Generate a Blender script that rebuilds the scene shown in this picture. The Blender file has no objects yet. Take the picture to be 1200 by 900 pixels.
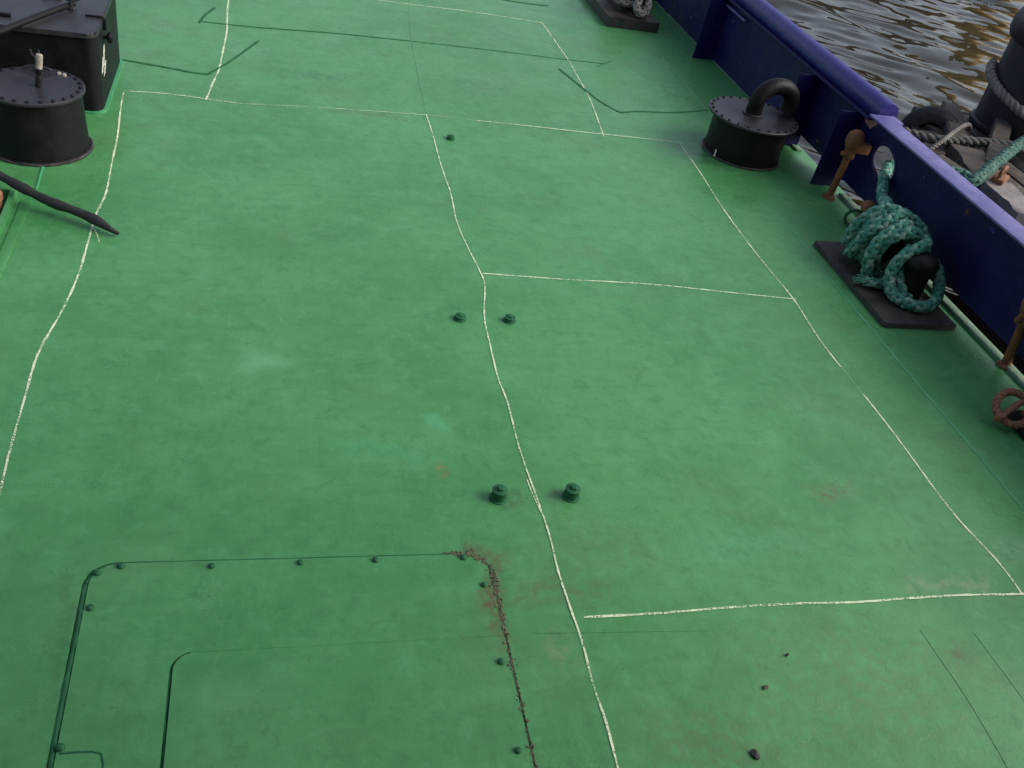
import bpy, bmesh, math, random
import numpy as np
from mathutils import Vector, Matrix
random.seed(7); rng = np.random.default_rng(7)
scene = bpy.context.scene
R = math.radians
COL = scene.collection

# ------------------------------------------------------------------ camera
CAM_H = 2.7
F_PX = 1105.22396
MW = np.array([[0.9653174660860624, -0.021189895597011142, -0.2602175589651311],
               [-0.190784192697494, 0.6231368596018869, -0.7584865496647016],
               [0.17822340330593286, 0.7818257110955652, 0.5974821972108999]])
cam_d = bpy.data.cameras.new('camera'); cam = bpy.data.objects.new('camera', cam_d); COL.objects.link(cam)
cam_d.sensor_width = 36.0; cam_d.lens = 36.0*F_PX/1200.0
cam_d.clip_start = 0.05; cam_d.clip_end = 6000
m4 = Matrix.Identity(4)
for i in range(3):
    for j in range(3): m4[i][j] = MW[i, j]
m4[2][3] = CAM_H
cam.matrix_world = m4
scene.camera = cam

def at(px, py, z=0.0):
    """point of the horizontal plane at height z seen at a photograph pixel (survey helper)"""
    r = MW @ np.array([px-600.0, -(py-450.0), -F_PX])
    p = np.array([0, 0, CAM_H]) + r*((z-CAM_H)/r[2])
    return Vector(p)

# ------------------------------------------------------------------ sky, sun, exposure
SUN_EL, SUN_AZ = R(38), R(104)      # azimuth measured from +Y towards +X
w = bpy.data.worlds.new('World'); scene.world = w; w.use_nodes = True
nt = w.node_tree; bgn = nt.nodes['Background']
sky = nt.nodes.new('ShaderNodeTexSky'); sky.sky_type = 'NISHITA'; sky.sun_disc = False
sky.sun_elevation = SUN_EL; sky.sun_rotation = SUN_AZ
sky.air_density = 1.0; sky.dust_density = 4.0; sky.ozone_density = 1.0
hs = nt.nodes.new('ShaderNodeHueSaturation'); hs.inputs['Saturation'].default_value = 0.70
nt.links.new(sky.outputs[0], hs.inputs['Color']); nt.links.new(hs.outputs[0], bgn.inputs['Color'])
bgn.inputs['Strength'].default_value = 0.14
sd = bpy.data.lights.new('sun', 'SUN'); sd.energy = 0.95; sd.angle = R(40); sd.color = (1, .98, .95)
so = bpy.data.objects.new('sun', sd); COL.objects.link(so)
sdir = Vector((math.cos(SUN_EL)*math.sin(SUN_AZ), math.cos(SUN_EL)*math.cos(SUN_AZ), math.sin(SUN_EL)))
so.rotation_euler = sdir.to_track_quat('Z', 'Y').to_euler(); so.location = (6, 10, 20)
vs = scene.view_settings
vs.view_transform = 'Standard'; vs.look = 'None'; vs.gamma = 1.0; vs.use_curve_mapping = False
vs.exposure = 0.46
scene.render.engine = 'CYCLES'
scene.render.resolution_x = 1024; scene.render.resolution_y = 768

# ------------------------------------------------------------------ material helpers
class NB:
    def __init__(s, name):
        s.m = bpy.data.materials.new(name); s.m.use_nodes = True
        s.t = s.m.node_tree; s.b = s.t.nodes['Principled BSDF']; s.out = s.t.nodes['Material Output']
        tc = s.t.nodes.new('ShaderNodeTexCoord'); s.obj = tc.outputs['Object']
        g = s.t.nodes.new('ShaderNodeNewGeometry'); s.pos = g.outputs['Position']
    def n(s, t): return s.t.nodes.new(t)
    def l(s, a, b): s.t.links.new(a, b)
    def mapping(s, v, scale=(1, 1, 1), loc=(0, 0, 0), rot=(0, 0, 0)):
        k = s.n('ShaderNodeMapping'); s.l(v, k.inputs['Vector'])
        k.inputs['Scale'].default_value = scale; k.inputs['Location'].default_value = loc; k.inputs['Rotation'].default_value = rot
        return k.outputs[0]
    def noise(s, v, scale, detail=4, rough=.55, dist=0):
        k = s.n('ShaderNodeTexNoise'); s.l(v, k.inputs['Vector']); k.inputs['Scale'].default_value = scale
        k.inputs['Detail'].default_value = detail; k.inputs['Roughness'].default_value = rough; k.inputs['Distortion'].default_value = dist
        return k.outputs['Fac']
    def voro(s, v, scale, feature='F1'):
        k = s.n('ShaderNodeTexVoronoi'); k.feature = feature; s.l(v, k.inputs['Vector']); k.inputs['Scale'].default_value = scale
        return k.outputs['Distance']
    def ramp(s, f, a, b, lo=0., hi=1., smooth=True):
        k = s.n('ShaderNodeMapRange'); k.interpolation_type = 'SMOOTHSTEP' if smooth else 'LINEAR'
        s.l(f, k.inputs[0])
        for i, v in enumerate((a, b, lo, hi)): k.inputs[i+1].default_value = v
        return k.outputs[0]
    def math(s, op, a, b=None):
        k = s.n('ShaderNodeMath'); k.operation = op
        for i, v in enumerate((a, b)):
            if v is None: continue
            if isinstance(v, (int, float)): k.inputs[i].default_value = v
            else: s.l(v, k.inputs[i])
        return k.outputs[0]
    def mix(s, f, a, b, mode='MIX'):
        k = s.n('ShaderNodeMix'); k.data_type = 'RGBA'; k.blend_type = mode; k.clamp_factor = True
        for i, v in ((0, f), (6, a), (7, b)):
            if isinstance(v, (int, float)): k.inputs[i].default_value = v
            elif isinstance(v, tuple): k.inputs[i].default_value = (*v, 1)
            else: s.l(v, k.inputs[i])
        return k.outputs[2]
    def bump(s, h, dist, strength=1., prev=None):
        k = s.n('ShaderNodeBump'); s.l(h, k.inputs['Height']); k.inputs['Distance'].default_value = dist
        k.inputs['Strength'].default_value = strength
        if prev is not None: s.l(prev, k.inputs['Normal'])
        return k.outputs[0]
    def blob(s, x, y, rx, ry, rot=0.):
        v = s.n('ShaderNodeVectorMath'); v.operation = 'SUBTRACT'; s.l(s.warped, v.inputs[0]); v.inputs[1].default_value = (x, y, 0)
        mm = s.mapping(v.outputs[0], (1/rx, 1/ry, 0), rot=(0, 0, rot)) if rot == 0 else None
        if mm is None:
            k = s.n('ShaderNodeVectorRotate'); k.rotation_type = 'Z_AXIS'; k.inputs['Angle'].default_value = -rot; s.l(v.outputs[0], k.inputs['Vector'])
            mm = s.mapping(k.outputs[0], (1/rx, 1/ry, 0))
        ln = s.n('ShaderNodeVectorMath'); ln.operation = 'LENGTH'; s.l(mm, ln.inputs[0])
        return s.ramp(ln.outputs['Value'], 1., .15)
    def fin(s, col=None, rough=None, normal=None, metal=None):
        for k, v in (('Base Color', col), ('Roughness', rough), ('Normal', normal), ('Metallic', metal)):
            if v is None: continue
            if isinstance(v, tuple): s.b.inputs[k].default_value = (*v, 1)
            elif isinstance(v, (int, float)): s.b.inputs[k].default_value = v
            else: s.l(v, s.b.inputs[k])
        return s.m

def paint(name, col, col2, rough=(.35, .55), scale=6, wear=None, wear_amt=.68, bump=.002, grime=None):
    n = NB(name)
    a = n.noise(n.obj, scale, 5); c = n.mix(n.ramp(a, .35, .7), col, col2)
    if grime: c = n.mix(n.ramp(n.noise(n.obj, scale*.6, 6, .65, .4), .5, .75, 0, .8), c, grime)
    f = n.noise(n.obj, scale*14, 3)
    if wear: c = n.mix(n.ramp(n.noise(n.obj, scale*3.1, 8, .7), wear_amt, wear_amt+.05), c, wear)
    r = n.ramp(a, .3, .7, rough[0], rough[1])
    nm = n.bump(f, bump, .5); nm = n.bump(n.noise(n.obj, scale*1.2, 3), bump*6, .35, nm)
    return n.fin(c, r, nm)

# ------------------------------------------------------------------ deck paint
def deck_material(name='green_deck_paint', stains=True):
    n = NB(name); P = n.pos
    n.warped = n.n('ShaderNodeVectorMath').outputs[0]
    wv = n.warped.node; wv.operation = 'ADD'; n.l(P, wv.inputs[0])
    nz = n.n('ShaderNodeTexNoise'); n.l(P, nz.inputs['Vector']); nz.inputs['Scale'].default_value = 5; nz.inputs['Detail'].default_value = 5
    sc = n.n('ShaderNodeVectorMath'); sc.operation = 'MULTIPLY_ADD'; n.l(nz.outputs['Color'], sc.inputs[0])
    sc.inputs[1].default_value = (.28, .28, 0); sc.inputs[2].default_value = (-.14, -.14, 0); n.l(sc.outputs[0], wv.inputs[1])
    big = n.noise(P, .9, 5, .6, .3); med = n.noise(P, 4.2, 6, .62, .2); fine = n.noise(P, 38, 5, .6)
    streak = n.noise(n.mapping(P, (1.3, 9, 1)), 2.2, 5, .6, .2)
    c = n.mix(n.ramp(big, .40, .60), DECK_A, DECK_B)
    c = n.mix(n.ramp(med, .42, .72, 0, .55), c, DECK_C)
    c = n.mix(n.ramp(streak, .48, .76, 0, .28), c, DECK_D)
    c = n.mix(n.ramp(n.noise(n.mapping(P, (14, 1.1, 1)), 2.0, 4, .6), .52, .8, 0, .3), c, DECK_D)
    relief = n.noise(P, 13, 6, .66, .6)
    c = n.mix(n.ramp(relief, .50, .70, 0, .5), c, DECK_D)
    c = n.mix(n.ramp(relief, .47, .32, 0, .32), c, (.11, .36, .165))
    c = n.mix(n.ramp(fine, .55, .8, 0, .25), c, DECK_D)
    # dull brown walked-in dirt
    c = n.mix(n.ramp(n.noise(P, 1.7, 6, .68, .5), .52, .75, 0, .42), c, (.085, .17, .062))
    # specks and chips
    sp = n.math('MULTIPLY', n.ramp(n.noise(P, 85, 3, .6), .645, .70), n.ramp(n.noise(P, 3.1, 3), .46, .64))
    c = n.mix(n.math('MULTIPLY', sp, .8), c, (.022, .075, .032))
    ch = n.math('MULTIPLY', n.ramp(n.noise(n.mapping(P, (1, 1, 1), (3, 5, 0)), 60, 3, .65), .70, .75), n.ramp(n.noise(P, 2.1, 3), .5, .6))
    c = n.mix(n.math('MULTIPLY', ch, .6), c, (.25, .40, .28))
    brk = n.ramp(n.noise(P, 22, 5, .7), .36, .62)
    if stains:
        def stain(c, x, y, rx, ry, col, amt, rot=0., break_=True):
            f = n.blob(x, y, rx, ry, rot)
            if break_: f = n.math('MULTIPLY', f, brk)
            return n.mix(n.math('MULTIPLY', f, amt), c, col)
        rust = (.115, .085, .038)
        for px, py, rx, ry, col, amt, rot, br in [
            (510, 545, .05, .10, (.24, .16, .06), .75, 0, True), (640, 690, .30, .16, (.10, .13, .05), .6, 0, True),
            (660, 770, .13, .12, (.17, .26, .13), .6, 0, True), (560, 650, .16, .06, rust, .8, 0, True),
            (578, 700, .06, .30, rust, 1.0, 0, True), (1120, 765, .10, .06, rust, .6, 0, True),
            (970, 575, .14, .12, (.15, .10, .05), .5, 0, True), (820, 870, .35, .22, (.085, .13, .05), .5, 0, True),
            (1110, 680, .34, .10, (.22, .31, .17), .65, 0, True), (1180, 640, .22, .16, (.16, .36, .2), .6, 0, True),
            (870, 640, .5, .10, (.10, .34, .16), .5, 0, True),
            (305, 423, .19, .13, (.17, .42, .22), .5, 0, False), (510, 495, .11, .08, (.10, .40, .19), .5, 0, False),
            (440, 530, .45, .14, (.08, .34, .15), .5, 0, True),
            (360, 86, .55, .12, (.03, .15, .055), .75, 0, True), (430, 133, .45, .05, (.08, .14, .06), .75, 0, True),
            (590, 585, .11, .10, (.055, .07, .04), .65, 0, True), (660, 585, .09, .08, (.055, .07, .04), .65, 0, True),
            (75, 740, .07, .45, (.05, .07, .04), .35, 0, True), (262, 815, .14, .12, (.15, .36, .2), .5, 0, True),
            (560, 620, .9, .35, (.04, .22, .07), .35, 0, True),
            (250, 750, .7, .5, (.036, .22, .065), .4, 0, True), (60, 470, .25, .6, (.04, .21, .07), .35, 0, True), (1050, 430, .35, .5, (.035, .19, .055), .5, 0, True),
            (1000, 800, .9, .55, (.105, .19, .075), .45, 0, True), (700, 640, .5, .3, (.09, .17, .062), .4, 0, True),
            (80, 260, .5, .45, (.025, .17, .05), .55, 0, True)]:
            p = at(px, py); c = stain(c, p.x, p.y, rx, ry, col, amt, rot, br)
    n.b.inputs['Specular IOR Level'].default_value = .5
    rgh = n.ramp(n.noise(P, 2.6, 5, .6), .3, .7, .25, .38)
    rgh = n.math('ADD', rgh, n.ramp(fine, .4, .8, 0, .08))
    nm = n.bump(n.noise(P, .8, 2), .022, .35)
    nm = n.bump(n.noise(n.mapping(P, (1, 1.8, 1)), 5, 3), .005, .3, nm)
    nm = n.bump(relief, .006, .38, nm)
    nm = n.bump(n.noise(P, 60, 2, .6), .0016, .45, nm)
    return n.fin(c, rgh, nm)

DECK_A = (.060, .245, .078); DECK_B = (.078, .284, .098); DECK_C = (.100, .318, .122); DECK_D = (.040, .174, .057)
MAT = {}
MAT['deck'] = deck_material()
MAT['seam'] = paint('shaded_dirty_seam', (.018, .105, .044), (.028, .14, .06), (.5, .7), 9, (.06, .045, .03), .66)  # dark tone paints in the beads' side shade, with brown grime flecks
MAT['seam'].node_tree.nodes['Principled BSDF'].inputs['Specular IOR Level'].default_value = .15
MAT['seam_clean'] = paint('green_weld_paint', (.06, .30, .13), (.08, .34, .16), (.4, .6), 9)
MAT['dark_green'] = paint('dark_green_paint', (.018, .11, .045), (.028, .14, .06), (.45, .65), 12, (.05, .05, .03), .7)
MAT['dark_green'].node_tree.nodes['Principled BSDF'].inputs['Specular IOR Level'].default_value = .2
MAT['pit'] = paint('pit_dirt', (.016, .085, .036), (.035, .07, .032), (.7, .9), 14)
MAT['rust_flake'] = paint('rust_flakes', (.125, .105, .062), (.075, .10, .05), (.7, .95), 40, (.17, .13, .085), .6)
MAT['black'] = paint('black_bitumen_paint', (.0045, .005, .006), (.008, .0085, .010), (.45, .65), 7, (.05, .05, .05), .74, .003)
MAT['black'].node_tree.nodes['Principled BSDF'].inputs['Specular IOR Level'].default_value = .25
MAT['black_top'] = paint('worn_black_lid_paint', (.020, .020, .024), (.032, .032, .038), (.3, .5), 5, (.11, .11, .11), .72, .002, (.05, .045, .045))
MAT['navy'] = paint('navy_bulwark_paint', (.0055, .0055, .060), (.008, .0085, .080), (.42, .62), 4, (.04, .035, .17), .70, .006, (.006, .007, .045))
MAT['navy'].node_tree.nodes['Principled BSDF'].inputs['Specular IOR Level'].default_value = .3
MAT['rail_blue'] = paint('blue_rail_paint', (.026, .023, .17), (.040, .037, .22), (.3, .48), 8, (.12, .10, .36), .66, .002)
MAT['cap_blue'] = paint('faded_skylit_cap_paint', (.12, .112, .31), (.175, .168, .38), (.4, .6), 10, (.05, .045, .24), .60, .002)  # faded paint, made paler for sky light on the top face
MAT['margin'] = paint('weathered_margin_plate', (.10, .19, .11), (.20, .25, .19), (.5, .75), 8, (.07, .17, .09), .52, .004, (.10, .12, .08))
MAT['rust'] = paint('rusty_iron', (.17, .062, .020), (.24, .10, .032), (.6, .85), 18, (.07, .03, .018), .6, .004, (.10, .04, .018))
MAT['red_rust'] = paint('red_rust', (.22, .085, .045), (.30, .15, .085), (.65, .9), 30, (.10, .035, .02), .58, .004)
MAT['plate'] = paint('worn_steel_base_plate', (.030, .026, .026), (.052, .044, .043), (.4, .62), 8, (.09, .07, .06), .68, .003)
MAT['rubber'] = paint('black_rubber', (.010, .010, .011), (.020, .020, .020), (.5, .75), 20, (.05, .05, .05), .72, .003)
MAT['postgrey'] = paint('grey_post_paint', (.014, .016, .020), (.022, .024, .028), (.45, .65), 3, (.09, .09, .09), .72, .003)
MAT['timber'] = paint('weathered_timber', (.055, .045, .037), (.10, .083, .069), (.7, .9), 7, (.24, .22, .2), .63, .006, (.045, .04, .034))
MAT['pale_timber'] = paint('pale_split_timber', (.20, .18, .165), (.29, .27, .26), (.65, .85), 9, (.12, .10, .09), .6, .006)
MAT['white_mark'] = paint('white_paint_mark', (.6, .6, .52), (.7, .7, .62), (.5, .7), 60)
MAT['steel'] = paint('bare_worn_steel', (.30, .26, .21), (.42, .38, .33), (.3, .5), 30, (.12, .07, .04), .62)
MAT['brick'] = paint('brown_brick', (.20, .10, .05), (.28, .15, .07), (.8, .95), .6)
MAT['ochre'] = paint('ochre_mast_paint', (.50, .30, .08), (.42, .24, .06), (.5, .7), .8)
MAT['roof'] = paint('grey_slate', (.08, .08, .085), (.11, .11, .115), (.6, .8), .7)
MAT['glass'] = paint('dark_window_glass', (.03, .035, .04), (.04, .045, .05), (.05, .1), 1)
MAT['patch'] = paint('scraped_red_primer', (.38, .14, .12), (.5, .3, .28), (.6, .8), 60, (.05, .05, .12), .56)

def chalk_material():
    n = NB('chalk'); f = n.noise(n.pos, 130, 4, .7); g = n.noise(n.pos, 6, 3)
    tr = n.n('ShaderNodeBsdfTransparent'); mx = n.n('ShaderNodeMixShader')
    th = n.math('ADD', f, n.ramp(g, .3, .7, -.08, .10))
    n.l(n.ramp(th, .38, .54), mx.inputs[0]); n.l(tr.outputs[0], mx.inputs[1]); n.l(n.b.outputs[0], mx.inputs[2]); n.l(mx.outputs[0], n.out.inputs[0])
    return n.fin(n.mix(f, (.62, .76, .46), (.80, .87, .64)), .9)
MAT['chalk'] = chalk_material()
def faint_chalk():
    n = NB('rubbed_chalk'); f = n.noise(n.pos, 110, 4, .7); g = n.noise(n.pos, 4, 3)
    tr = n.n('ShaderNodeBsdfTransparent'); mx = n.n('ShaderNodeMixShader')
    th = n.math('ADD', f, n.ramp(g, .3, .7, -.1, .1))
    n.l(n.ramp(th, .40, .60, 0, .75), mx.inputs[0]); n.l(tr.outputs[0], mx.inputs[1]); n.l(n.b.outputs[0], mx.inputs[2]); n.l(mx.outputs[0], n.out.inputs[0])
    return n.fin((.52, .70, .52), .9)
MAT['chalk_faint'] = faint_chalk()
def rope_mat(name, a, b, c):
    n = NB(name); f = n.noise(n.obj, 60, 4, .7); g = n.noise(n.obj, 9, 4)
    col = n.mix(n.ramp(g, .35, .65), a, b); col = n.mix(n.ramp(f, .52, .66), col, c)
    return n.fin(col, .85, n.bump(n.noise(n.obj, 220, 3), .003, .8))
MAT['turquoise'] = rope_mat('turquoise_rope', (.025, .17, .125), (.05, .24, .18), (.24, .36, .28))
MAT['turquoise_pale'] = rope_mat('faded_turquoise_rope', (.11, .28, .21), (.19, .35, .27), (.40, .48, .38))
MAT['shaded_rope'] = rope_mat('shaded_turquoise_rope', (.025, .10, .075), (.05, .15, .115), (.15, .22, .17))  # darker copy of the turquoise rope, outboard shade put into its colour
MAT['greyrope'] = rope_mat('grey_rope', (.16, .145, .13), (.24, .22, .20), (.36, .34, .31))
MAT['oldrope'] = rope_mat('old_dark_rope', (.09, .095, .075), (.15, .15, .125), (.24, .24, .2))
def water_mat():
    n = NB('harbour_water'); nm = n.bump(n.noise(n.mapping(n.pos, (1, 1, 1)), 6, 2, .5), .004, .5)
    n.b.inputs['IOR'].default_value = 1.40
    return n.fin(n.mix(n.noise(n.pos, .3, 3), (.018, .020, .012), (.030, .026, .014)), .03, nm)
MAT['water'] = water_mat()

# ------------------------------------------------------------------ mesh helpers
def link(name, me, mat, parent=None, smooth=True):
    o = bpy.data.objects.new(name, me); COL.objects.link(o)
    if mat:
        idx = [p.material_index for p in me.polygons] if mat == 'turquoise' else None
        me.materials.clear(); me.materials.append(MAT[mat])
        if idx: me.materials.append(MAT['turquoise_pale']); me.polygons.foreach_set('material_index', idx)
    if parent is not None: o.parent = parent
    return o
def done(name, bm, mat, parent=None, smooth=35, loc=None):
    me = bpy.data.meshes.new(name); bmesh.ops.recalc_face_normals(bm, faces=bm.faces[:]); bm.to_mesh(me); bm.free()
    if smooth is not None:
        me.shade_smooth()
        me.set_sharp_from_angle(angle=R(smooth))
    o = link(name, me, mat, parent)
    if loc is not None: o.location = loc
    return o
def empty(name, loc=(0, 0, 0), rz=0):
    o = bpy.data.objects.new(name, None); COL.objects.link(o); o.location = loc; o.rotation_euler = (0, 0, rz); o.empty_display_size = .1
    return o
def tag(o, label, cat, group=None):
    o['label'] = label; o['category'] = cat
    if group: o['group'] = group
    return o
def box(bm, c, s, bev=0., rot=None):
    r = bmesh.ops.create_cube(bm, size=1); v = r['verts']
    M = Matrix.Translation(c) @ (rot.to_4x4() if rot else Matrix.Identity(4)) @ Matrix.Diagonal((*s, 1))
    bmesh.ops.transform(bm, matrix=M, verts=v)
    if bev:
        es = list({e for q in v for e in q.link_edges})
        bmesh.ops.bevel(bm, geom=es, offset=bev, segments=2, affect='EDGES', profile=.5)
def lathe(bm, prof, seg=32, c=(0, 0, 0), M=None):
    """prof: list of (radius, z); closed with caps when radius is 0"""
    rings = []
    for r, z in prof:
        if r < 1e-6: rings.append([bm.verts.new((0, 0, z))])
        else: rings.append([bm.verts.new((r*math.cos(2*math.pi*i/seg), r*math.sin(2*math.pi*i/seg), z)) for i in range(seg)])
    for a, b in zip(rings, rings[1:]):
        for i in range(seg):
            j = (i+1) % seg
            if len(a) == 1 and len(b) == 1: continue
            if len(a) == 1: bm.faces.new((a[0], b[i], b[j]))
            elif len(b) == 1: bm.faces.new((a[i], a[j], b[0]))
            else: bm.faces.new((a[i], a[j], b[j], b[i]))
    vs_ = [v for r in rings for v in r]
    MM = Matrix.Translation(c) @ (M.to_4x4() if M else Matrix.Identity(4))
    bmesh.ops.transform(bm, matrix=MM, verts=vs_)
def catmull(pts, step=.02, closed=False):
    P = [Vector(p) for p in pts]; out = []; n = len(P)
    for i in range(n if closed else n-1):
        if closed: a, b, c, d = P[i-1], P[i], P[(i+1) % n], P[(i+2) % n]
        else: a, b, c, d = P[max(i-1, 0)], P[i], P[i+1], P[min(i+2, n-1)]
        k = max(2, int((c-b).length/step))
        for t in range(k):
            u = t/k
            out.append(.5*((2*b)+(c-a)*u+(2*a-5*b+4*c-d)*u*u+(3*b-a-3*c+d)*u**3))
    if not closed: out.append(P[-1].copy())
    return out
def frames(path, closed=False):
    n = len(path); T = []
    for i in range(n):
        if closed: t = path[(i+1) % n]-path[i-1]
        else: t = path[min(i+1, n-1)]-path[max(i-1, 0)]
        T.append(t.normalized())
    up = Vector((0, 0, 1)) if abs(T[0].z) < .9 else Vector((1, 0, 0))
    N = [(up-T[0]*up.dot(T[0])).normalized()]
    for i in range(1, n):
        v = N[-1]-T[i]*N[-1].dot(T[i]); N.append(v.normalized() if v.length > 1e-6 else N[-1])
    return T, N
def tube(bm, path, rad, seg=10, closed=False, caps=True, mi=0):
    nf0 = len(bm.faces)
    T, N = frames(path, closed); rings = []
    n = len(path)
    for i, p in enumerate(path):
        r = rad(i/(n-1)) if callable(rad) else rad
        B = T[i].cross(N[i])
        rings.append([bm.verts.new(p+N[i]*(r*math.cos(2*math.pi*k/seg))+B*(r*math.sin(2*math.pi*k/seg))) for k in range(seg)])
    m = n if closed else n-1
    for i in range(m):
        a, b = rings[i], rings[(i+1) % n]
        for k in range(seg): bm.faces.new((a[k], a[(k+1) % seg], b[(k+1) % seg], b[k]))
    if caps and not closed:
        bm.faces.new(list(reversed(rings[0]))); bm.faces.new(rings[-1])
    if mi:
        bm.faces.ensure_lookup_table()
        for f in bm.faces[nf0:]: f.material_index = mi
def rope(bm, pts, r=.045, pitch=.30, closed=False, step=None, jitter=.0, strands=6, plait=True, seg=6):
    """plaited rope: pairs of strands laid in opposite hands round the path"""
    path = catmull(pts, step or r*.35, closed); T, N = frames(path, closed); n = len(path)
    L = [0.]
    for i in range(1, n): L.append(L[-1]+(path[i]-path[i-1]).length)
    for s in range(strands):
        hand = (1 if s % 2 == 0 else -1) if plait else 1
        ph = 2*math.pi*s/strands
        sp = []
        for i, p in enumerate(path):
            a = hand*2*math.pi*L[i]/pitch+ph
            B = T[i].cross(N[i])
            wob = 1+.10*math.sin(2*a*2+s)
            q = r*(.62 if plait else .52)*wob
            sp.append(p+N[i]*(q*math.cos(a))+B*(q*math.sin(a)))
        tube(bm, sp, r*.47 if plait else r*.56, seg, closed, mi=1 if plait and s in (1, 2) else 0)
def prism(bm, outer, holes, fmap, d0, d1):
    """flat plate with holes: 2-d outline extruded between offsets d0 and d1; fmap(u, v, d) -> point"""
    def loop(pts, d):
        vs_ = [bm.verts.new(fmap(u, v, d)) for u, v in pts]
        return vs_, [bm.edges.new((vs_[i], vs_[(i+1) % len(vs_)])) for i in range(len(vs_))]
    loops = []
    for d in (d0, d1):
        es = []; ls = []
        for pts in [outer]+holes:
            v, e = loop(pts, d); ls.append(v); es += e
        bmesh.ops.triangle_fill(bm, edges=es, use_beauty=True, use_dissolve=False)
        loops.append(ls)
    for a, b in zip(*loops):
        for i in range(len(a)):
            j = (i+1) % len(a); bm.faces.new((a[i], a[j], b[j], b[i]))
def rrect(x0, y0, x1, y1, r, seg=6, corners=(1, 1, 1, 1)):
    pts = []
    for k, (cx, cy, a0) in enumerate(((x1-r, y1-r, 0), (x0+r, y1-r, 90), (x0+r, y0+r, 180), (x1-r, y0+r, 270))):
        if corners[k]:
            for i in range(seg+1):
                a = R(a0+90*i/seg); pts.append((cx+r*math.cos(a), cy+r*math.sin(a)))
        else: pts.append(((x1, y1), (x0, y1), (x0, y0), (x1, y0))[k])
    return pts
def flat(u, v, d): return (u, v, d)
def on(o, par):
    o.parent = par; o.matrix_parent_inverse = Matrix.Translation(par.location).inverted() if par.rotation_euler.z == 0 else par.matrix_basis.inverted(); return o

# ================================================================== SETTING
# ---- deck plating with the hatch opening
HX0, HX1, HY0, HY1 = -.560, .872, .90, 2.372
deck_edge = 4.285
bm = bmesh.new()
hole = rrect(HX0, HY0, HX1, HY1, .10)
prism(bm, [(-2.1, -5), (deck_edge, -5), (deck_edge, 13.5), (-2.1, 13.5)], [hole], flat, -.02, 0.)
deck = done('deck', bm, 'deck', smooth=None); deck['kind'] = 'structure'
bm = bmesh.new(); box(bm, (deck_edge-.01, 6.4, -.47), (.014, 14, .9)); done('hull_side', bm, 'navy', deck)
bm = bmesh.new(); box(bm, (-2.09, 6.4, -.47), (.014, 14, .9)); done('hull_side', bm, 'navy', deck)
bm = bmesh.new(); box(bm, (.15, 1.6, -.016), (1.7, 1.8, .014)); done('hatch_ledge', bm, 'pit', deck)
# weathered margin bar at the foot of the bulwark
bm = bmesh.new(); box(bm, (4.225, 6.95, .008), (.055, .75, .02), .006); done('margin_bar', bm, 'margin', deck)
bm = bmesh.new(); box(bm, (4.225, 4.32, .010), (.060, 3.0, .024), .007); done('margin_bar', bm, 'margin', deck)

# ---- chalk lines
def wobble(pts, amp=.004, step=.05):
    P = catmull([(p.x, p.y, 0) for p in pts], step)
    ph = random.random()*9; out = []
    for i, p in enumerate(P):
        out.append(p+Vector((amp*math.sin(i*.23+ph)+random.gauss(0, amp*.12), amp*math.cos(i*.19+ph)+random.gauss(0, amp*.12), 0)))
    return out
def ribbon(name, pixels, wdt, mat='chalk', z=.0022, amp=.003):
    P = wobble([at(*q) for q in pixels], amp, .03); bm = bmesh.new(); prev = None
    for i, p in enumerate(P):
        t = (P[min(i+1, len(P)-1)]-P[max(i-1, 0)]).normalized(); nrm = Vector((-t.y, t.x, 0))
        ww = wdt*(.55+.45*random.random())*.5
        a = bm.verts.new(p+nrm*ww+Vector((0, 0, z))); b = bm.verts.new(p-nrm*ww+Vector((0, 0, z)))
        if prev: bm.faces.new((prev[0], prev[1], b, a))
        prev = (a, b)
    return done(name, bm, mat, deck, smooth=None)
ribbon('chalk_line', [(145, 108), (140, 140), (133, 185), (124, 225), (113, 250), (105, 280), (92, 320), (70, 370), (45, 415), (30, 460), (14, 520), (1, 575), (-20, 640)], .0125)
ribbon('chalk_line', [(109, 266), (114, 274), (117, 284)], .009)
ribbon('chalk_line', [(268, -8), (265, 40), (258, 75), (250, 97), (242, 117)], .016)
ribbon('chalk_line', [(145, 107), (195, 110), (242, 116), (277, 121)], .012, z=.0026)
ribbon('chalk_line', [(275, 121), (330, 124), (400, 128), (500, 135), (560, 142)], .013, 'chalk_faint', z=.0028)
ribbon('chalk_line', [(560, 142), (640, 150), (700, 157), (797, 167)], .014, z=.0031)
ribbon('chalk_line', [(405, -5), (480, 5), (560, 15), (635, 27)], .016)
ribbon('chalk_line', [(635, 27), (660, 62), (680, 95), (697, 130), (707, 160)], .012, z=.0026)
ribbon('chalk_line', [(500, 135), (513, 180), (527, 225), (535, 258), (548, 290), (560, 315), (568, 335), (568, 370), (573, 400), (582, 440), (596, 475), (610, 530), (625, 575), (643, 625), (655, 670), (666, 705), (682, 755), (693, 800), (709, 845), (725, 902), (735, 940)], .0095, z=.0034)
ribbon('chalk_line', [(618, 562), (624, 577), (634, 600)], .006, z=.0030)
ribbon('chalk_line', [(566, 321), (640, 326), (740, 332), (830, 340), (932, 351)], .012)
ribbon('chalk_line', [(797, 168), (825, 210), (865, 270), (905, 320), (930, 352), (960, 397), (985, 430)], .0125, z=.0026)
ribbon('chalk_line', [(983, 428), (1000, 449), (1013, 464)], .008, 'chalk_faint', z=.0030)
ribbon('chalk_line', [(1012, 463), (1060, 525), (1120, 605), (1170, 660), (1198, 697)], .0125)
ribbon('chalk_line', [(683, 724), (760, 719), (840, 713), (920, 709), (1000, 706), (1060, 701), (1120, 698), (1200, 697), (1260, 693)], .0125, z=.0026)

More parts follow.
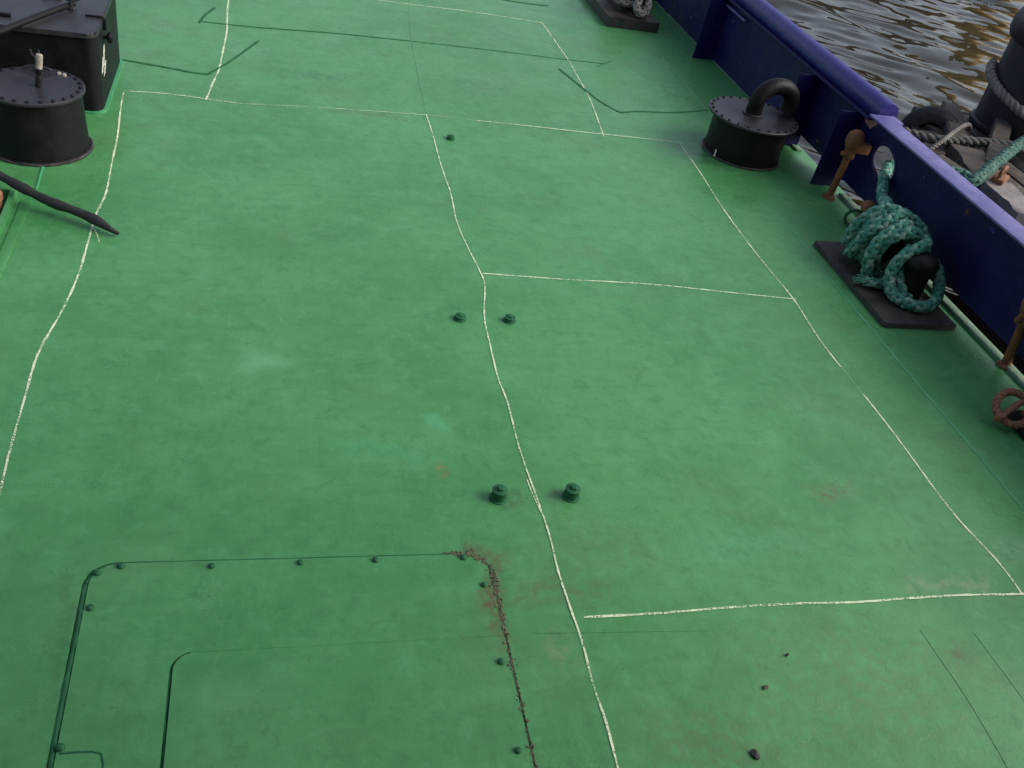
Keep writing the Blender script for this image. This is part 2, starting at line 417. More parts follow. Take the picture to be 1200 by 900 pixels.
# ---- weld beads and plate seams
def bead(pixels, r, mat, h=.35, amp=.002):
    P = wobble([at(*q) for q in pixels], amp, .04); bm = bmesh.new()
    tube(bm, P, lambda t: r*(.85+.3*random.random()), 6)
    for v in bm.verts: v.co.z = v.co.z*h+.001
    return done('weld_bead', bm, mat, deck)
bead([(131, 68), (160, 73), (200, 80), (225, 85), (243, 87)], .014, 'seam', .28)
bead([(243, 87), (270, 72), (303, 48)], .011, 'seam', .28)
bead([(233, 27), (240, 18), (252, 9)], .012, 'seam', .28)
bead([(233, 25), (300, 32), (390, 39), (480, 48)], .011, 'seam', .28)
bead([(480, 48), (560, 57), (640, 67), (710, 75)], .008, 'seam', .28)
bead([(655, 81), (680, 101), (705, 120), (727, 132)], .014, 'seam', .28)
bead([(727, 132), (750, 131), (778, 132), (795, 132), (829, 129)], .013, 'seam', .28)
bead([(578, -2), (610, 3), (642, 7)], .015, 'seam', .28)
bead([(478, -20), (482, 45), (490, 85), (499, 132)], .006, 'deck', .2)
bead([(925, 265), (990, 348), (1050, 420), (1120, 503), (1200, 598)], .007, 'seam_clean', .3)
bead([(1078, 738), (1100, 770), (1140, 830), (1190, 915)], .0026, 'deck', .3)
bead([(1140, 740), (1200, 820), (1240, 880)], .003, 'deck', .2)
bead([(626, 742), (700, 741), (830, 738)], .0035, 'deck', .2)
bead([(770, 60), (800, 95), (838, 140)], .006, 'seam_clean', .3)
bead([(50, 195), (42, 222)], .008, 'seam_clean', .6)
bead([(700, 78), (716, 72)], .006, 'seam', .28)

# ---- water
def water():
    def axis(a, b, st, lo, hi):
        xs = list(np.arange(a, b, st)); d = st
        while xs[-1] < hi: d *= 1.25; xs.append(xs[-1]+d)
        d = st
        while xs[0] > lo: d *= 1.25; xs.insert(0, xs[0]-d)
        return np.array(xs)
    xs = axis(4.3, 21, .045, -2500, 3000); ys = axis(5.5, 23, .045, -2500, 3000)
    X, Y = np.meshgrid(xs, ys); Z = np.zeros_like(X)
    g = np.random.default_rng(11)
    base = math.atan2(.76, .65)
    for k in range(60):
        lam = math.exp(g.uniform(math.log(.30), math.log(2.2)))
        th = base+g.normal(0, .38); kk = 2*math.pi/lam
        slope = .020*(lam/.6)**-.1
        Z += slope/kk*np.sin(kk*(X*math.cos(th)+Y*math.sin(th))+g.uniform(0, 6.28))
    dx = np.gradient(xs)[None, :]; dy = np.gradient(ys)[:, None]
    Z *= np.clip(1.6-np.maximum(dx, dy)/.12, 0, 1)
    Z += -.80
    nx, ny = len(xs), len(ys)
    co = np.stack([X, Y, Z], -1).reshape(-1, 3)
    i = np.arange(ny-1)[:, None]*nx+np.arange(nx-1)[None, :]
    q = np.stack([i, i+1, i+nx+1, i+nx], -1).reshape(-1, 4)
    me = bpy.data.meshes.new('water'); me.vertices.add(len(co)); me.vertices.foreach_set('co', co.ravel())
    me.loops.add(q.size); me.loops.foreach_set('vertex_index', q.ravel().astype(np.int32))
    me.polygons.add(len(q)); me.polygons.foreach_set('loop_start', np.arange(0, q.size, 4, dtype=np.int32))
    me.update(calc_edges=True); me.validate(); me.shade_smooth()
    o = link('water', me, 'water'); o['kind'] = 'structure'
water()

# ================================================================== BULWARK
BX = 4.25
bul = empty('bulwark', (BX, 6, 0)); tag(bul, 'dark blue steel bulwark with lavender capping along the deck edge', 'bulwark')
def onbul(o): o.parent = bul; o.matrix_parent_inverse = Matrix.Translation((-BX, -6, 0)); return o
bm = bmesh.new()
oval = []
for i in range(28):
    a = 2*math.pi*i/28; u = .185*math.cos(a); v = .112*math.sin(a)
    oval.append((5.545+u*.86-v*.1, .400+v+u*.15))
def ymap(u, v, d): return (BX+d, u, v)
prism(bm, [(-.6, .085), (5.9, .085), (6.0, .05), (6.28, .05), (6.30, .10), (7.20, .10), (7.24, 0.004), (13.5, .004), (13.5, .64), (-.6, .64)], [oval], ymap, 0, .012)
onbul(done('plating', bm, 'navy', smooth=None))
# rolled rim of the fairlead
bm = bmesh.new(); tube(bm, [Vector((BX+.006, u, v)) for u, v in oval], .014, 8, closed=True); onbul(done('fairlead_rim', bm, 'navy'))
for yb in (12.2, 10.5, 8.64, 6.68, 5.97, 2.4, .9):
    bm = bmesh.new()
    prism(bm, [(4.045, .004), (4.262, .004), (4.262, .592), (4.10, .592), (4.06, .592)], [], lambda u, v, d, yb=yb: (u-.014, yb+d, v), -.008, .008)
    bmesh.ops.bevel(bm, geom=[e for e in bm.edges], offset=.002, segments=1, affect='EDGES')
    onbul(done('bracket', bm, 'navy', smooth=None))
bm = bmesh.new(); tube(bm, [Vector((4.295, y, .665)) for y in (5.78, 5.80, 7, 8.5, 10, 12, 13.5)], lambda t: .082 if t > .01 else .076, 28)
onbul(done('round_rail', bm, 'rail_blue', smooth=50))
for yy in (5.9, 7.6, 9.4):
    pass
bm = bmesh.new(); box(bm, (4.212, 9.62, .603), (.075, 7.6, .018), .004); onbul(done('rail_support', bm, 'navy'))
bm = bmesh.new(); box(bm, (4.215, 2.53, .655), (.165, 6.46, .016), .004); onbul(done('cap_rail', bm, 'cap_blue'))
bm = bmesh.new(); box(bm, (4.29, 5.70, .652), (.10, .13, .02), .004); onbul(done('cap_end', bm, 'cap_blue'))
# scraped primer patches and a highlight painted as a pale strip near the top
def patch(y, z, a, b, mat='patch'):
    bm = bmesh.new(); pts = []
    for i in range(14):
        t = 2*math.pi*i/14; k = 1+random.uniform(-.35, .35); pts.append((y+a*k*math.cos(t), z+b*k*math.sin(t)))
    prism(bm, pts, [], lambda u, v, d: (BX-d, u, v), .0, .003); onbul(done('paint_chip', bm, mat, smooth=None))
patch(5.868, .585, .075, .050); patch(5.375, .225, .016, .03); patch(9.3, .22, .03, .012, 'rail_blue')
rs_ = random.getstate(); random.seed(21)
for k in range(26):
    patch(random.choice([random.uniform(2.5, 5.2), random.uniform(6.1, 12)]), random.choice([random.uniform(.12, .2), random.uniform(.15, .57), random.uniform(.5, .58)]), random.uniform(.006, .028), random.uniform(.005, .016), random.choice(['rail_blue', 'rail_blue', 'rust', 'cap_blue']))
random.setstate(rs_)
bm = bmesh.new(); box(bm, (4.225, 8.55, .53), (.035, .75, .016), .004); onbul(done('highlight_strip', bm, 'cap_blue'))  # pale strip stands in for a highlight on the plating

# ================================================================== OBJECTS
# ---- unseen house behind the camera, added to shade the near deck
dh = empty('shade_deckhouse', (1.1, -2.5, 0)); tag(dh, 'unseen dark blue house behind the viewer, added to shade the near deck', 'shade_deckhouse')
bm = bmesh.new(); prism(bm, rrect(-2.0, -4.2, 4.2, -.9, .15), [], flat, .002, 3.948); on(done('wall', bm, 'navy', smooth=40), dh)
bm = bmesh.new(); prism(bm, rrect(-2.1, -4.3, 4.2, 1.7, .15), [], flat, 3.95, 4.03); on(done('roof', bm, 'rail_blue', smooth=40), dh)  # overhang reaches past the camera, added to darken the near deck
for xx in (-.5, .5, 1.5, 2.5):
    bm = bmesh.new(); prism(bm, rrect(xx-.32, 2.9, xx+.32, 3.6, .07), [], lambda u, v, d: (u, -.9+d, v), .002, .02); w_ = on(done('window', bm, 'glass', smooth=40), dh)
# ---- hatch
hat = empty('hatch_cover', (.155, 1.6, 0)); tag(hat, 'bolted green hatch cover with rusty seam set flush in the deck', 'hatch')
bm = bmesh.new()
IX0, IY1 = -.252, 1.984
out = rrect(HX0+.020, HY0+.008, HX1-.008, HY1-.005, .092)
right = [p for p in out if p[0] > 0 and p[1] > 1.5]; left = [p for p in out if p[0] < 0 and p[1] > 1.5]
arc = [(IX0+.07-.07*math.cos(R(a)), IY1-.07+.07*math.sin(R(a))) for a in range(0, 91, 15)]
prism(bm, right+left+[(HX0+.02, HY0+.01), (IX0, HY0+.01)]+arc+[(HX1-.008, IY1+.002)], [], flat, -.018, .0015)
on(done('frame_plate', bm, 'deck', smooth=None), hat)
bm = bmesh.new()
arc2 = [(IX0+.010+.064-.064*math.cos(R(a)), IY1-.0035-.064+.064*math.sin(R(a))) for a in range(0, 91, 15)]
prism(bm, [(IX0+.010, HY0+.01)]+arc2+[(HX1-.008, IY1-.0015), (HX1-.008, HY0+.01)], [], flat, -.018, .0005)
on(done('lid_plate', bm, 'deck', smooth=None), hat)
bm = bmesh.new(); tube(bm, [Vector((x, IY1-.001+.0008*math.sin(x*30), -.0035)) for x in np.linspace(IX0+.06, HX1-.01, 40)], .0055, 8); on(done('weld_bead', bm, 'deck'), hat)
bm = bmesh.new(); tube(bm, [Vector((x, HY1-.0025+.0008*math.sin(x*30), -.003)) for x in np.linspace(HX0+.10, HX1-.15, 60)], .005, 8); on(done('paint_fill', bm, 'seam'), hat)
def groove_fill(pts, r):
    bm = bmesh.new(); P_ = wobble([Vector(p) for p in pts], .0025, .02)
    for v in P_: v.z = -.011
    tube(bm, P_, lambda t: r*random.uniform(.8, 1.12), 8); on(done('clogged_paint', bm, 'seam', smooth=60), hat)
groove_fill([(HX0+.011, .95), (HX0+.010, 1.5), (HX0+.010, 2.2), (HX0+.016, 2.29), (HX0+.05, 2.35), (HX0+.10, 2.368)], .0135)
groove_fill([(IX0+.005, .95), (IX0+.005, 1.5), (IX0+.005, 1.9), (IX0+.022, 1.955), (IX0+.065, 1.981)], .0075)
bmb = bmesh.new(); lathe(bmb, [(.0135, 0), (.0135, .005), (.0115, .0095), (.006, .012), (0, .0125)], 12)
bolt_me = bpy.data.meshes.new('bolt'); bmb.to_mesh(bolt_me); bmb.free(); bolt_me.shade_smooth(); bolt_me.materials.append(MAT['dark_green'])
for px in [(114, 672), (142, 664), (248, 664), (352, 660), (440, 657), (543, 654), (567, 686), (587, 776), (106, 713), (71, 877), (607, 880)]:
    o = bpy.data.objects.new('bolt', bolt_me); COL.objects.link(o); p = at(*px); o.location = (p.x, p.y, .0015); o.scale = (random.uniform(.85, 1.05),)*3; on(o, hat)
bm = bmesh.new()
for k in range(230):
    t = random.random()
    if k < 55:   x, y = random.uniform(.72, .86), HY1-.004+random.gauss(0, .009)
    elif k < 180: x, y = HX1-.004+random.gauss(0, .008), HY1-.06-abs(random.gauss(0, .17))
    else:         x, y = HX1-.004+random.gauss(0, .009), random.uniform(1.3, 2.3)
    if k < 55 and x > .80: y -= (x-.80)*.6
    s = random.uniform(.002, .0065)
    box(bm, (x, y, random.uniform(-.001, .003)), (s*random.uniform(.7, 2), s*random.uniform(.7, 2), s*.6), 0, Matrix.Rotation(random.random()*6, 3, 'Z') @ Matrix.Rotation(random.gauss(0, .5), 3, 'X'))
o = None
seam_pts = [Vector((.70, HY1-.002, 0)), Vector((.775, HY1-.003, 0)), Vector((.83, HY1-.03, 0)), Vector((.865, HY1-.09, 0)), Vector((HX1-.003, 2.1, 0)), Vector((HX1-.004, 1.9, 0)), Vector((HX1-.004, .95, 0))]
for q in catmull(seam_pts, .006):
    w_ = .008*(1.1 if q.y > 2.0 else .55)
    for k in range(2 if random.random() < .6 else 1): box(bm, q+Vector((random.gauss(0, w_*.5), random.gauss(0, w_*.5), random.uniform(-.003, .0015))), (w_*random.uniform(.6, 1.4), w_*random.uniform(.6, 1.4), .004), 0, Matrix.Rotation(random.random()*6, 3, 'Z') @ Matrix.Rotation(random.gauss(0, .25), 3, 'X'))
o = on(done('rust_flakes', bm, 'rust_flake', smooth=None), hat); o['kind'] = 'stuff'
bm = bmesh.new(); tube(bm, wobble([at(70, 884), at(95, 882), at(118, 884), at(120, 905)], .001, .03), .004, 6)
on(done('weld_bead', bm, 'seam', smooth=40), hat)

# ---- deck studs
def stud(px, r, h, label, kind):
    p = at(*px); e = empty('deck_stud', (p.x, p.y, 0)); tag(e, label, 'stud', 'threaded studs standing on the deck')
    bm = bmesh.new(); lathe(bm, [(r*1.25, 0), (r*1.22, .004), (r, .006), (r, h*.62), (r*1.04, h*.66), (r*1.04, h*.80), (r*.9, h*.84), (0, h*.84)], 20); done('socket', bm, 'dark_green', e)
    bm = bmesh.new(); lathe(bm, [(r*.5, h*.83), (r*.5, h*1.0), (r*.36, h*1.06), (0, h*1.06)], 6 if kind else 14); done('bolt_head', bm, 'dark_green', e)
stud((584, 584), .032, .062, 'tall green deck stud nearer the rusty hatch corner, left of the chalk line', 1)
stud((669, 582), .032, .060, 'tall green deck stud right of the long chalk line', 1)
stud((539, 374), .028, .028, 'low green deck stud halfway up, left of the chalk line', 0)
stud((597, 376), .028, .032, 'low green deck stud halfway up, right of the chalk line', 0)
stud((528, 163), .026, .030, 'lone small green deck stud just below the far cross chalk line', 0)

# ---- scraps lying on the deck
def scrap(px, size, label, mat):
    p = at(*px); bm = bmesh.new()
    n = 9; ring = []; 
    for i in range(n):
        a = 2*math.pi*i/n; k = size*random.uniform(.35, 1.1); ring.append((k*math.cos(a)*1.3, k*math.sin(a)*.7))
    c0 = bm.verts.new((0, 0, .012)); c1 = bm.verts.new((0, 0, .002))
    top = [bm.verts.new((u, v, random.uniform(.004, .012))) for u, v in ring]; bot = [bm.verts.new((u*.9, v*.9, .001)) for u, v in ring]
    for i in range(n):
        j = (i+1) % n; bm.faces.new((c0, top[i], top[j])); bm.faces.new((c1, bot[j], bot[i])); bm.faces.new((top[i], bot[i], bot[j], top[j]))
    o = done('rust_scrap', bm, mat, smooth=None); o.location = (p.x, p.y, 0); o.rotation_euler.z = random.random()*3
    tag(o, label, 'scrap')
scrap((885, 886), .020, 'dark curled scrap of debris near the bottom edge of the deck', 'rubber')
scrap((897, 806), .014, 'small brown rust flake on the bare green deck below the near cross line', 'rust_flake')
scrap((922, 768), .009, 'tiny dark sliver on the deck just under the near cross line', 'rubber')

# ---- vent drums
def drum(name, label, c, rb, rt, rl, h, nb, cat):
    e = empty(name, (c[0], c[1], 0)); tag(e, label, cat)
    bm = bmesh.new(); lathe(bm, [(rb+.012, 0.001), (rb+.01, .010), (rb, .016), (rt, h-.012), (rt, h-.010)], 64); done('barrel', bm, 'black', e, 30)
    bm = bmesh.new(); tube(bm, [Vector(((rb+.013)*math.cos(2*math.pi*i/60), (rb+.013)*math.sin(2*math.pi*i/60), .006+random.uniform(-.002, .003))) for i in range(60)], lambda t: .009+random.uniform(-.002, .003), 6, closed=True); done('foot_weld', bm, 'plate', e, 60)
    bm = bmesh.new(); lathe(bm, [(rl-.006, h-.012), (rl, h-.009), (rl, h+.003), (rl-.005, h+.007), (0, h+.007)], 72); done('lid', bm, 'black_top', e, 30)
    bmb = bmesh.new(); lathe(bmb, [(.0115, 0), (.0115, .007), (.009, .010), (0, .0105)], 6)
    me = bpy.data.meshes.new('bolt'); bmb.to_mesh(me); bmb.free(); me.materials.append(MAT['black'])
    for k in range(nb):
        o = bpy.data.objects.new('bolt', me); COL.objects.link(o); o.parent = e
        a = 2*math.pi*(k+.3)/nb; o.location = ((rl-.026)*math.cos(a), (rl-.026)*math.sin(a), h+.0065); o.rotation_euler.z = random.random()
    return e
dr = drum('vent_drum', 'black bolted drum with bent vent pipe beside the blue bulwark', (3.635, 6.43), .295, .295, .352, .315, 26, 'vent')
bm = bmesh.new()
gp = [Vector((0, 0, .32)), Vector((0, 0, .40))]
for i in range(0, 11):
    a = math.pi*(1-i/10*1.02); gp.append(Vector((.155+.155*math.cos(a), 0, .425+.125*math.sin(a))))
gp.append(gp[-1]+Vector((-.005, 0, -.06)))
tube(bm, catmull(gp, .015), .062, 24); pp = done('gooseneck_pipe', bm, 'black', dr, 40); pp.location = (-.01, 0, 0); pp.rotation_euler.z = R(8)
bm = bmesh.new(); lathe(bm, [(.06, 0), (.080, 0), (.080, .012), (.065, .016)], 28); done('pipe_collar', bm, 'black_top', dr, loc=(-.01, 0, .322))
bm = bmesh.new(); box(bm, (-.285, -.135, .04), (.006, .018, .055), .001); done('white_tab', bm, 'white_mark', dr)
# small cleat on the left drum
dl = drum('manhole_drum', 'black bolted drum with a dagger-like handle on its lid, at the left edge', (-1.262, 5.595), .268, .252, .274, .355, 24, 'drum')
bm = bmesh.new()   # wing-nut like lifting eye at the lid's far side
tube(bm, catmull([(-.075, 0, .012), (-.05, 0, .026), (0, 0, .03), (.05, 0, .026), (.075, 0, .012)], .01), .008, 8)
tube(bm, catmull([(0, 0, .03), (0, 0, .075), (-.018, 0, .10), (-.022, 0, .125)], .01), .006, 8)
tube(bm, catmull([(0, 0, .075), (.018, 0, .10), (.022, 0, .125)], .01), .006, 8)
lathe(bm, [(.02, 0), (.02, .012), (.012, .022), (0, .024)], 10)
done('lifting_eye', bm, 'black_top', dl, loc=(-.01, .20, .362))
bm = bmesh.new(); lathe(bm, [(.0, 0), (.016, .002), (.018, .05), (.013, .06), (.013, .075), (.017, .08), (.017, .17), (.012, .178), (0, .18)], 14, )
hd = done('handle', bm, 'black', dl, loc=(.035, -.02, .36)); hd.rotation_euler = (R(-10), R(6), 0)
bm = bmesh.new(); lathe(bm, [(.0, 0), (.0185, 0), (.0185, .075), (.014, .08), (0, .08)], 14, )
o = done('ferrule', bm, 'steel', hd, loc=(0, 0, .103))
for px_, py_ in ((.11, .185), (.14, .17)):
    bm = bmesh.new(); lathe(bm, [(.013, 0), (.013, .01), (.008, .015), (0, .016)], 6); done('worn_bolt', bm, 'steel', dl, loc=(px_, py_, .362))

# ---- deck chest at the left
ch = empty('deck_chest', (-1.5, 6.5, 0)); tag(ch, 'black steel deck chest with clamp bar behind the left drum', 'chest')
bm = bmesh.new()
prism(bm, rrect(-2.05, 6.105, -.985, 7.05, .07), [], flat, .002, .475); on(done('body', bm, 'black', smooth=40), ch)
bm = bmesh.new(); prism(bm, rrect(-2.065, 6.085, -.985, 7.065, .075), [], flat, .478, .505)
bmesh.ops.bevel(bm, geom=[e for e in bm.edges if abs(e.verts[0].co.z-.505) < 1e-4 and abs(e.verts[1].co.z-.505) < 1e-4 and len(e.link_faces) == 2 and any(abs(f.normal.z) < .5 for f in e.link_faces)], offset=.006, segments=2, affect='EDGES')
on(done('lid', bm, 'black_top', smooth=40), ch)
bm = bmesh.new(); tube(bm, [at(-60, 62, .53), at(0, 37, .53), at(40, 21, .53), at(86, 4, .53)], .019, 12); on(done('clamp_bar', bm, 'black'), ch)
bm = bmesh.new(); p = at(84, 12, .505)
tube(bm, catmull([p, p+Vector((0, 0, .05)), p+Vector((.02, .01, .09))], .01), .012, 8); tube(bm, catmull([p+Vector((-.05, 0, .075)), p+Vector((.01, 0, .06)), p+Vector((.08, .02, .085))], .01), .009, 8)
lathe(bm, [(.024, 0), (.024, .018), (.014, .022), (0, .022)], 6, c=p); on(done('wing_nut', bm, 'black_top'), ch)
bm = bmesh.new(); p = at(110, 20, .507); box(bm, p+Vector((0, 0, .006)), (.10, .014, .012), .003); on(done('hasp', bm, 'black'), ch)
bm = bmesh.new(); lathe(bm, [(.012, 0), (.012, .02), (.03, .025), (.036, .04), (.03, .055), (0, .06)], 16, c=(-.985, 6.36, .40), M=Matrix.Rotation(R(90), 3, 'Y')); on(done('latch_knob', bm, 'black'), ch)
bm = bmesh.new(); box(bm, (-.98, 6.40, .47), (.03, .05, .07), .006); on(done('hinge', bm, 'black'), ch)
bm = bmesh.new()
for yy, z0, z1 in ((6.178, .23, .31), (6.245, .25, .36), (6.25, .19, .25)):
    prism(bm, [(yy, z0), (yy+.05, z0), (yy+.13, z1), (yy+.08, z1)], [], lambda u, v, d: (-.985+d, u, v), .0015, .003)
on(done('white_marking', bm, 'white_mark', smooth=None), ch)
bm = bmesh.new(); prism(bm, rrect(-2.07, 6.085, -.965, 7.07, .085), [], flat, .001, .012); on(done('foot_flange', bm, 'seam_clean', smooth=None), ch)
for (px, sz) in (((2, 18), .10), ((60, -2), .12)):
    p = at(*px, .507); bm = bmesh.new(); box(bm, p+Vector((0, 0, .008)), (sz, .03, .018), .004); on(done('lid_lug', bm, 'black'), ch)

# ---- coaming with a rusty fitting inside, left edge
cg = empty('low_coaming', (-1.55, 4.3, 0)); tag(cg, 'low green coaming at the left edge, below the black bar', 'coaming')
bm = bmesh.new(); prism(bm, [(-2.0, 3.5), (-1.232, 3.5), (-1.262, 4.96), (-2.0, 4.96)], [[(-1.96, 3.54), (-1.252, 3.54), (-1.284, 4.93), (-1.96, 4.93)]], flat, .002, .05)
on(done('rim', bm, 'deck', smooth=None), cg)
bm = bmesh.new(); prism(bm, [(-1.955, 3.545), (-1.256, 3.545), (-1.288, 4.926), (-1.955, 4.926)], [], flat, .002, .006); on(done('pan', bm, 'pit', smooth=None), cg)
bm = bmesh.new(); box(bm, (-1.205, 4.15, .005), (.05, 1.5, .010), .003); on(done('flange', bm, 'deck'), cg)
bm = bmesh.new(); lathe(bm, [(.05, 0), (.052, .05), (.06, .055), (.06, .085), (.035, .10), (.03, .125), (0, .13)], 18, c=(0, 0, 0))
o = done('pipe_plug', bm, 'red_rust', loc=(-1.352, 4.80, .008)); tag(o, 'orange rusty pipe plug inside the green coaming', 'pipe plug')

# ---- black bar / hose end
bm = bmesh.new()
hp = catmull([at(-60, 176, .16), at(0, 206, .12), at(30, 222, .10), at(58, 236, .075), at(90, 248, .06), at(112, 258, .05), at(128, 268, .036), at(139, 274, .02)], .02)
tube(bm, hp, lambda t: .025*(1+.10*math.sin(t*31)+.05*math.sin(t*67)) if t < .9 else .025*max(.25, 1-(t-.9)*6.5), 14)
o = done('rubber_hose', bm, 'rubber', smooth=50); tag(o, 'black rubber hose end lying across the left chalk line', 'hose')

# ---- mooring bitts
def bitts(label, x0, x1, y0, y1, th, ptop, posts, cat='bitts'):
    e = empty('mooring_bitts', ((x0+x1)/2, (y0+y1)/2, 0)); tag(e, label, cat)
    bm = bmesh.new(); prism(bm, rrect(x0, y0, x1, y1, .02, 3), [], flat, .002, th)
    bmesh.ops.bevel(bm, geom=[q for q in bm.edges if q.verts[0].co.z > th-1e-4 and q.verts[1].co.z > th-1e-4 and any(abs(f.normal.z) < .5 for f in q.link_faces)], offset=.005, segments=2, affect='EDGES')
    on(done('base_plate', bm, 'plate', smooth=40), e)
    for (x, y) in posts:
        bm = bmesh.new(); lathe(bm, [(.105, th-.001), (.095, th+.015), (.086, th+.05), (.082, ptop-.12), (.090, ptop-.09), (.102, ptop-.07), (.105, ptop-.04), (.092, ptop-.01), (.055, ptop+.008), (0, ptop+.014)], 32)
        for v in bm.verts: v.co.x += x; v.co.y += y
        on(done('post', bm, 'black', smooth=60), e)
    (xa, ya), (xb, yb) = posts
    bm = bmesh.new(); tube(bm, [Vector((xa, ya-.02, th+.17)), Vector((xb, yb+.13, th+.17))], .04, 18); on(done('cross_bar', bm, 'black'), e)
    return e
PA, PB = (3.925, 4.38), (3.90, 4.80)
bitts('black mooring bitts on a bare steel plate, wound with turquoise rope', 3.585, 4.10, 4.045, 5.02, .034, .315, [PA, PB])
bitts('far mooring bitts on a thick dark plate at the top edge', 3.325, 3.885, 9.29, 10.35, .10, .42, [(3.62, 9.62), (3.60, 10.05)])

# ---- turquoise hawser: tail, loops, turns, lead through the fairlead and on to the post alongside
bm = bmesh.new()
RR = .0365
cx, cy, cz = 3.905, 4.76, .205
pts = []
turns = 6
for k in range(turns):                         # turns wound round the horizontal bar, side by side
    y0 = 4.53+k*.058
    for i in range(12):
        a = 2*math.pi*i/12+math.pi*.5
        rx = .140+.014*math.sin(k*2.1+i); rz = .165+.016*math.cos(k*1.7)
        pts.append((cx-.015+rx*math.cos(a)-.02*(k == 2), y0+.057*i/12+.012*math.sin(a*2+k)-.04*math.cos(a), cz+rz*math.sin(a)))
pts += [(3.91, 4.90, .37), (3.99, 5.00, .35), (4.06, 5.15, .31), (4.14, 5.30, .325), (4.22, 5.44, .345), (BX+.03, 5.52, .352), (4.34, 5.60, .36)]
tq = empty('mooring_rope', (3.9, 4.7, .2)); tag(tq, 'turquoise plaited mooring rope heaped on the bitts and led through the fairlead', 'rope')
rope(bm, pts, RR, .20)
on(done('turns', bm, 'turquoise', smooth=70), tq)
bm = bmesh.new()                                # second bundle thrown over the turns
rope(bm, [(3.73, 4.87, .10), (3.72, 4.86, .22), (3.77, 4.84, .33), (3.85, 4.81, .40), (3.95, 4.76, .40), (4.04, 4.68, .36), (4.07, 4.60, .30), (4.02, 4.52, .27)], RR, .20)
rope(bm, [(3.66, 4.72, .10), (3.69, 4.70, .24), (3.78, 4.68, .36), (3.90, 4.72, .41), (4.02, 4.80, .36), (4.06, 4.88, .26)], RR, .20)
rope(bm, [(3.72, 4.55, .07), (3.69, 4.56, .18), (3.72, 4.58, .29), (3.82, 4.60, .37), (3.93, 4.66, .39)], RR, .20)
on(done('crossing_bight', bm, 'turquoise', smooth=70), tq)
bm = bmesh.new()                                # the loose loop hung on the near post
rope(bm, [(4.02, 4.56, .33), (3.96, 4.46, .355), (3.885, 4.42, .345), (3.80, 4.42, .27), (3.76, 4.40, .17), (3.76, 4.33, .09), (3.80, 4.23, .075), (3.90, 4.18, .075), (3.99, 4.21, .08), (4.06, 4.28, .11), (4.075, 4.36, .19), (4.055, 4.44, .25)], RR*.97, .20)
rope(bm, [(3.90, 4.50, .30), (3.84, 4.46, .22), (3.83, 4.38, .13), (3.84, 4.30, .075), (3.87, 4.26, .07)], RR*.97, .20)
on(done('loose_loop', bm, 'turquoise', smooth=70), tq)
bm = bmesh.new()                                # frayed tail
rope(bm, [(3.78, 4.42, .075), (3.70, 4.44, .072), (3.655, 4.46, .07)], RR*.85, .2)
for k in range(16):
    q = Vector((3.655, 4.46, .07))+Vector((random.gauss(0, .008), random.gauss(0, .01), random.gauss(0, .01)))
    d = Vector((-1, .35+random.gauss(0, .28), random.gauss(-.1, .22))).normalized()
    L = random.uniform(.04, .10); tube(bm, [q, q+d*L*.5+Vector((0, 0, .006)), q+d*L], lambda t: .007*(1-.7*t), 5)
on(done('frayed_tail', bm, 'turquoise', smooth=70), tq)
# ---- rope on the far bitts
bm = bmesh.new()
pts = []
for k in range(4):
    for i in range(14):
        a = 2*math.pi*i/14; rr = .125+.01*math.sin(k+i); pts.append((3.62+rr*math.cos(a), 9.62+rr*math.sin(a), .15+k*.07+.07*i/14))
rope(bm, pts, .040, .22)
rope(bm, [(3.70, 9.50, .38), (3.66, 9.44, .30), (3.63, 9.40, .19), (3.67, 9.37, .145), (3.73, 9.39, .15), (3.77, 9.46, .22), (3.76, 9.55, .33)], .038, .22)
o = done('mooring_rope', bm, 'greyrope', smooth=70); tag(o, 'pale grey rope wound on the far bitts at the top edge', 'rope')

# ---- rusty fittings along the bulwark
def stanchion(loc, lean, label, hh=.36):
    e = empty('rusty_stanchion', loc); tag(e, label, 'stanchion', 'rusty stanchions along the bulwark')
    top = Vector((lean[0], lean[1], hh))
    bm = bmesh.new(); lathe(bm, [(.05, .001), (.05, .012), (.034, .018), (.03, .03), (.0, .03)], 18); done('foot', bm, 'rust', e)
    bm = bmesh.new(); tube(bm, [Vector((0, 0, .0)), top*.5, top], .0265, 14); done('rod', bm, 'rust', e)
    bm = bmesh.new(); lathe(bm, [(.0, -.035), (.042, -.03), (.046, 0), (.040, .02), (.052, .045), (.064, .08), (.066, .115), (.055, .15), (.03, .17), (0, .175)], 22, c=top); done('head', bm, 'rust', e, 60)
    bm = bmesh.new(); box(bm, top+Vector((.065, -.028, .055)), (.11, .055, .075), .008, Matrix.Rotation(R(-6), 3, 'Z')); done('clamp_block', bm, 'rust', e)
    bm = bmesh.new(); lathe(bm, [(0, 0), (.018, 0), (.018, .03), (.012, .036), (0, .036)], 6, c=top+Vector((-.04, -.01, .0)), M=Matrix.Rotation(R(-90), 3, 'Y')); done('bolt', bm, 'rust', e)
    return e
stanchion((4.085, 5.76, 0), (.02, 0), 'rusty stanchion with clamp head left of the oval fairlead')
stanchion((4.215, 3.70, .0), (-.075, -.02), 'rusty stanchion with clamp head at the right edge of the photo', .34)
e = empty('rusty_pipe_stub', (4.10, 5.345, 0)); tag(e, 'short rusty pipe stub beside the heap of turquoise rope', 'pipe stub')
bm = bmesh.new(); tube(bm, [Vector((0, 0, 0)), Vector((.005, 0, .06)), Vector((.03, 0, .13))], .03, 14); done('pipe', bm, 'rust', e)
bm = bmesh.new(); lathe(bm, [(0, -.03), (.045, -.026), (.05, 0), (.046, .03), (.025, .048), (0, .052)], 18, c=(.032, 0, .145)); done('cap', bm, 'red_rust', e, 60)
e = empty('ring_eye', (4.04, 5.33, 0)); tag(e, 'dark green ring standing on the deck left of the pipe stub', 'ring')
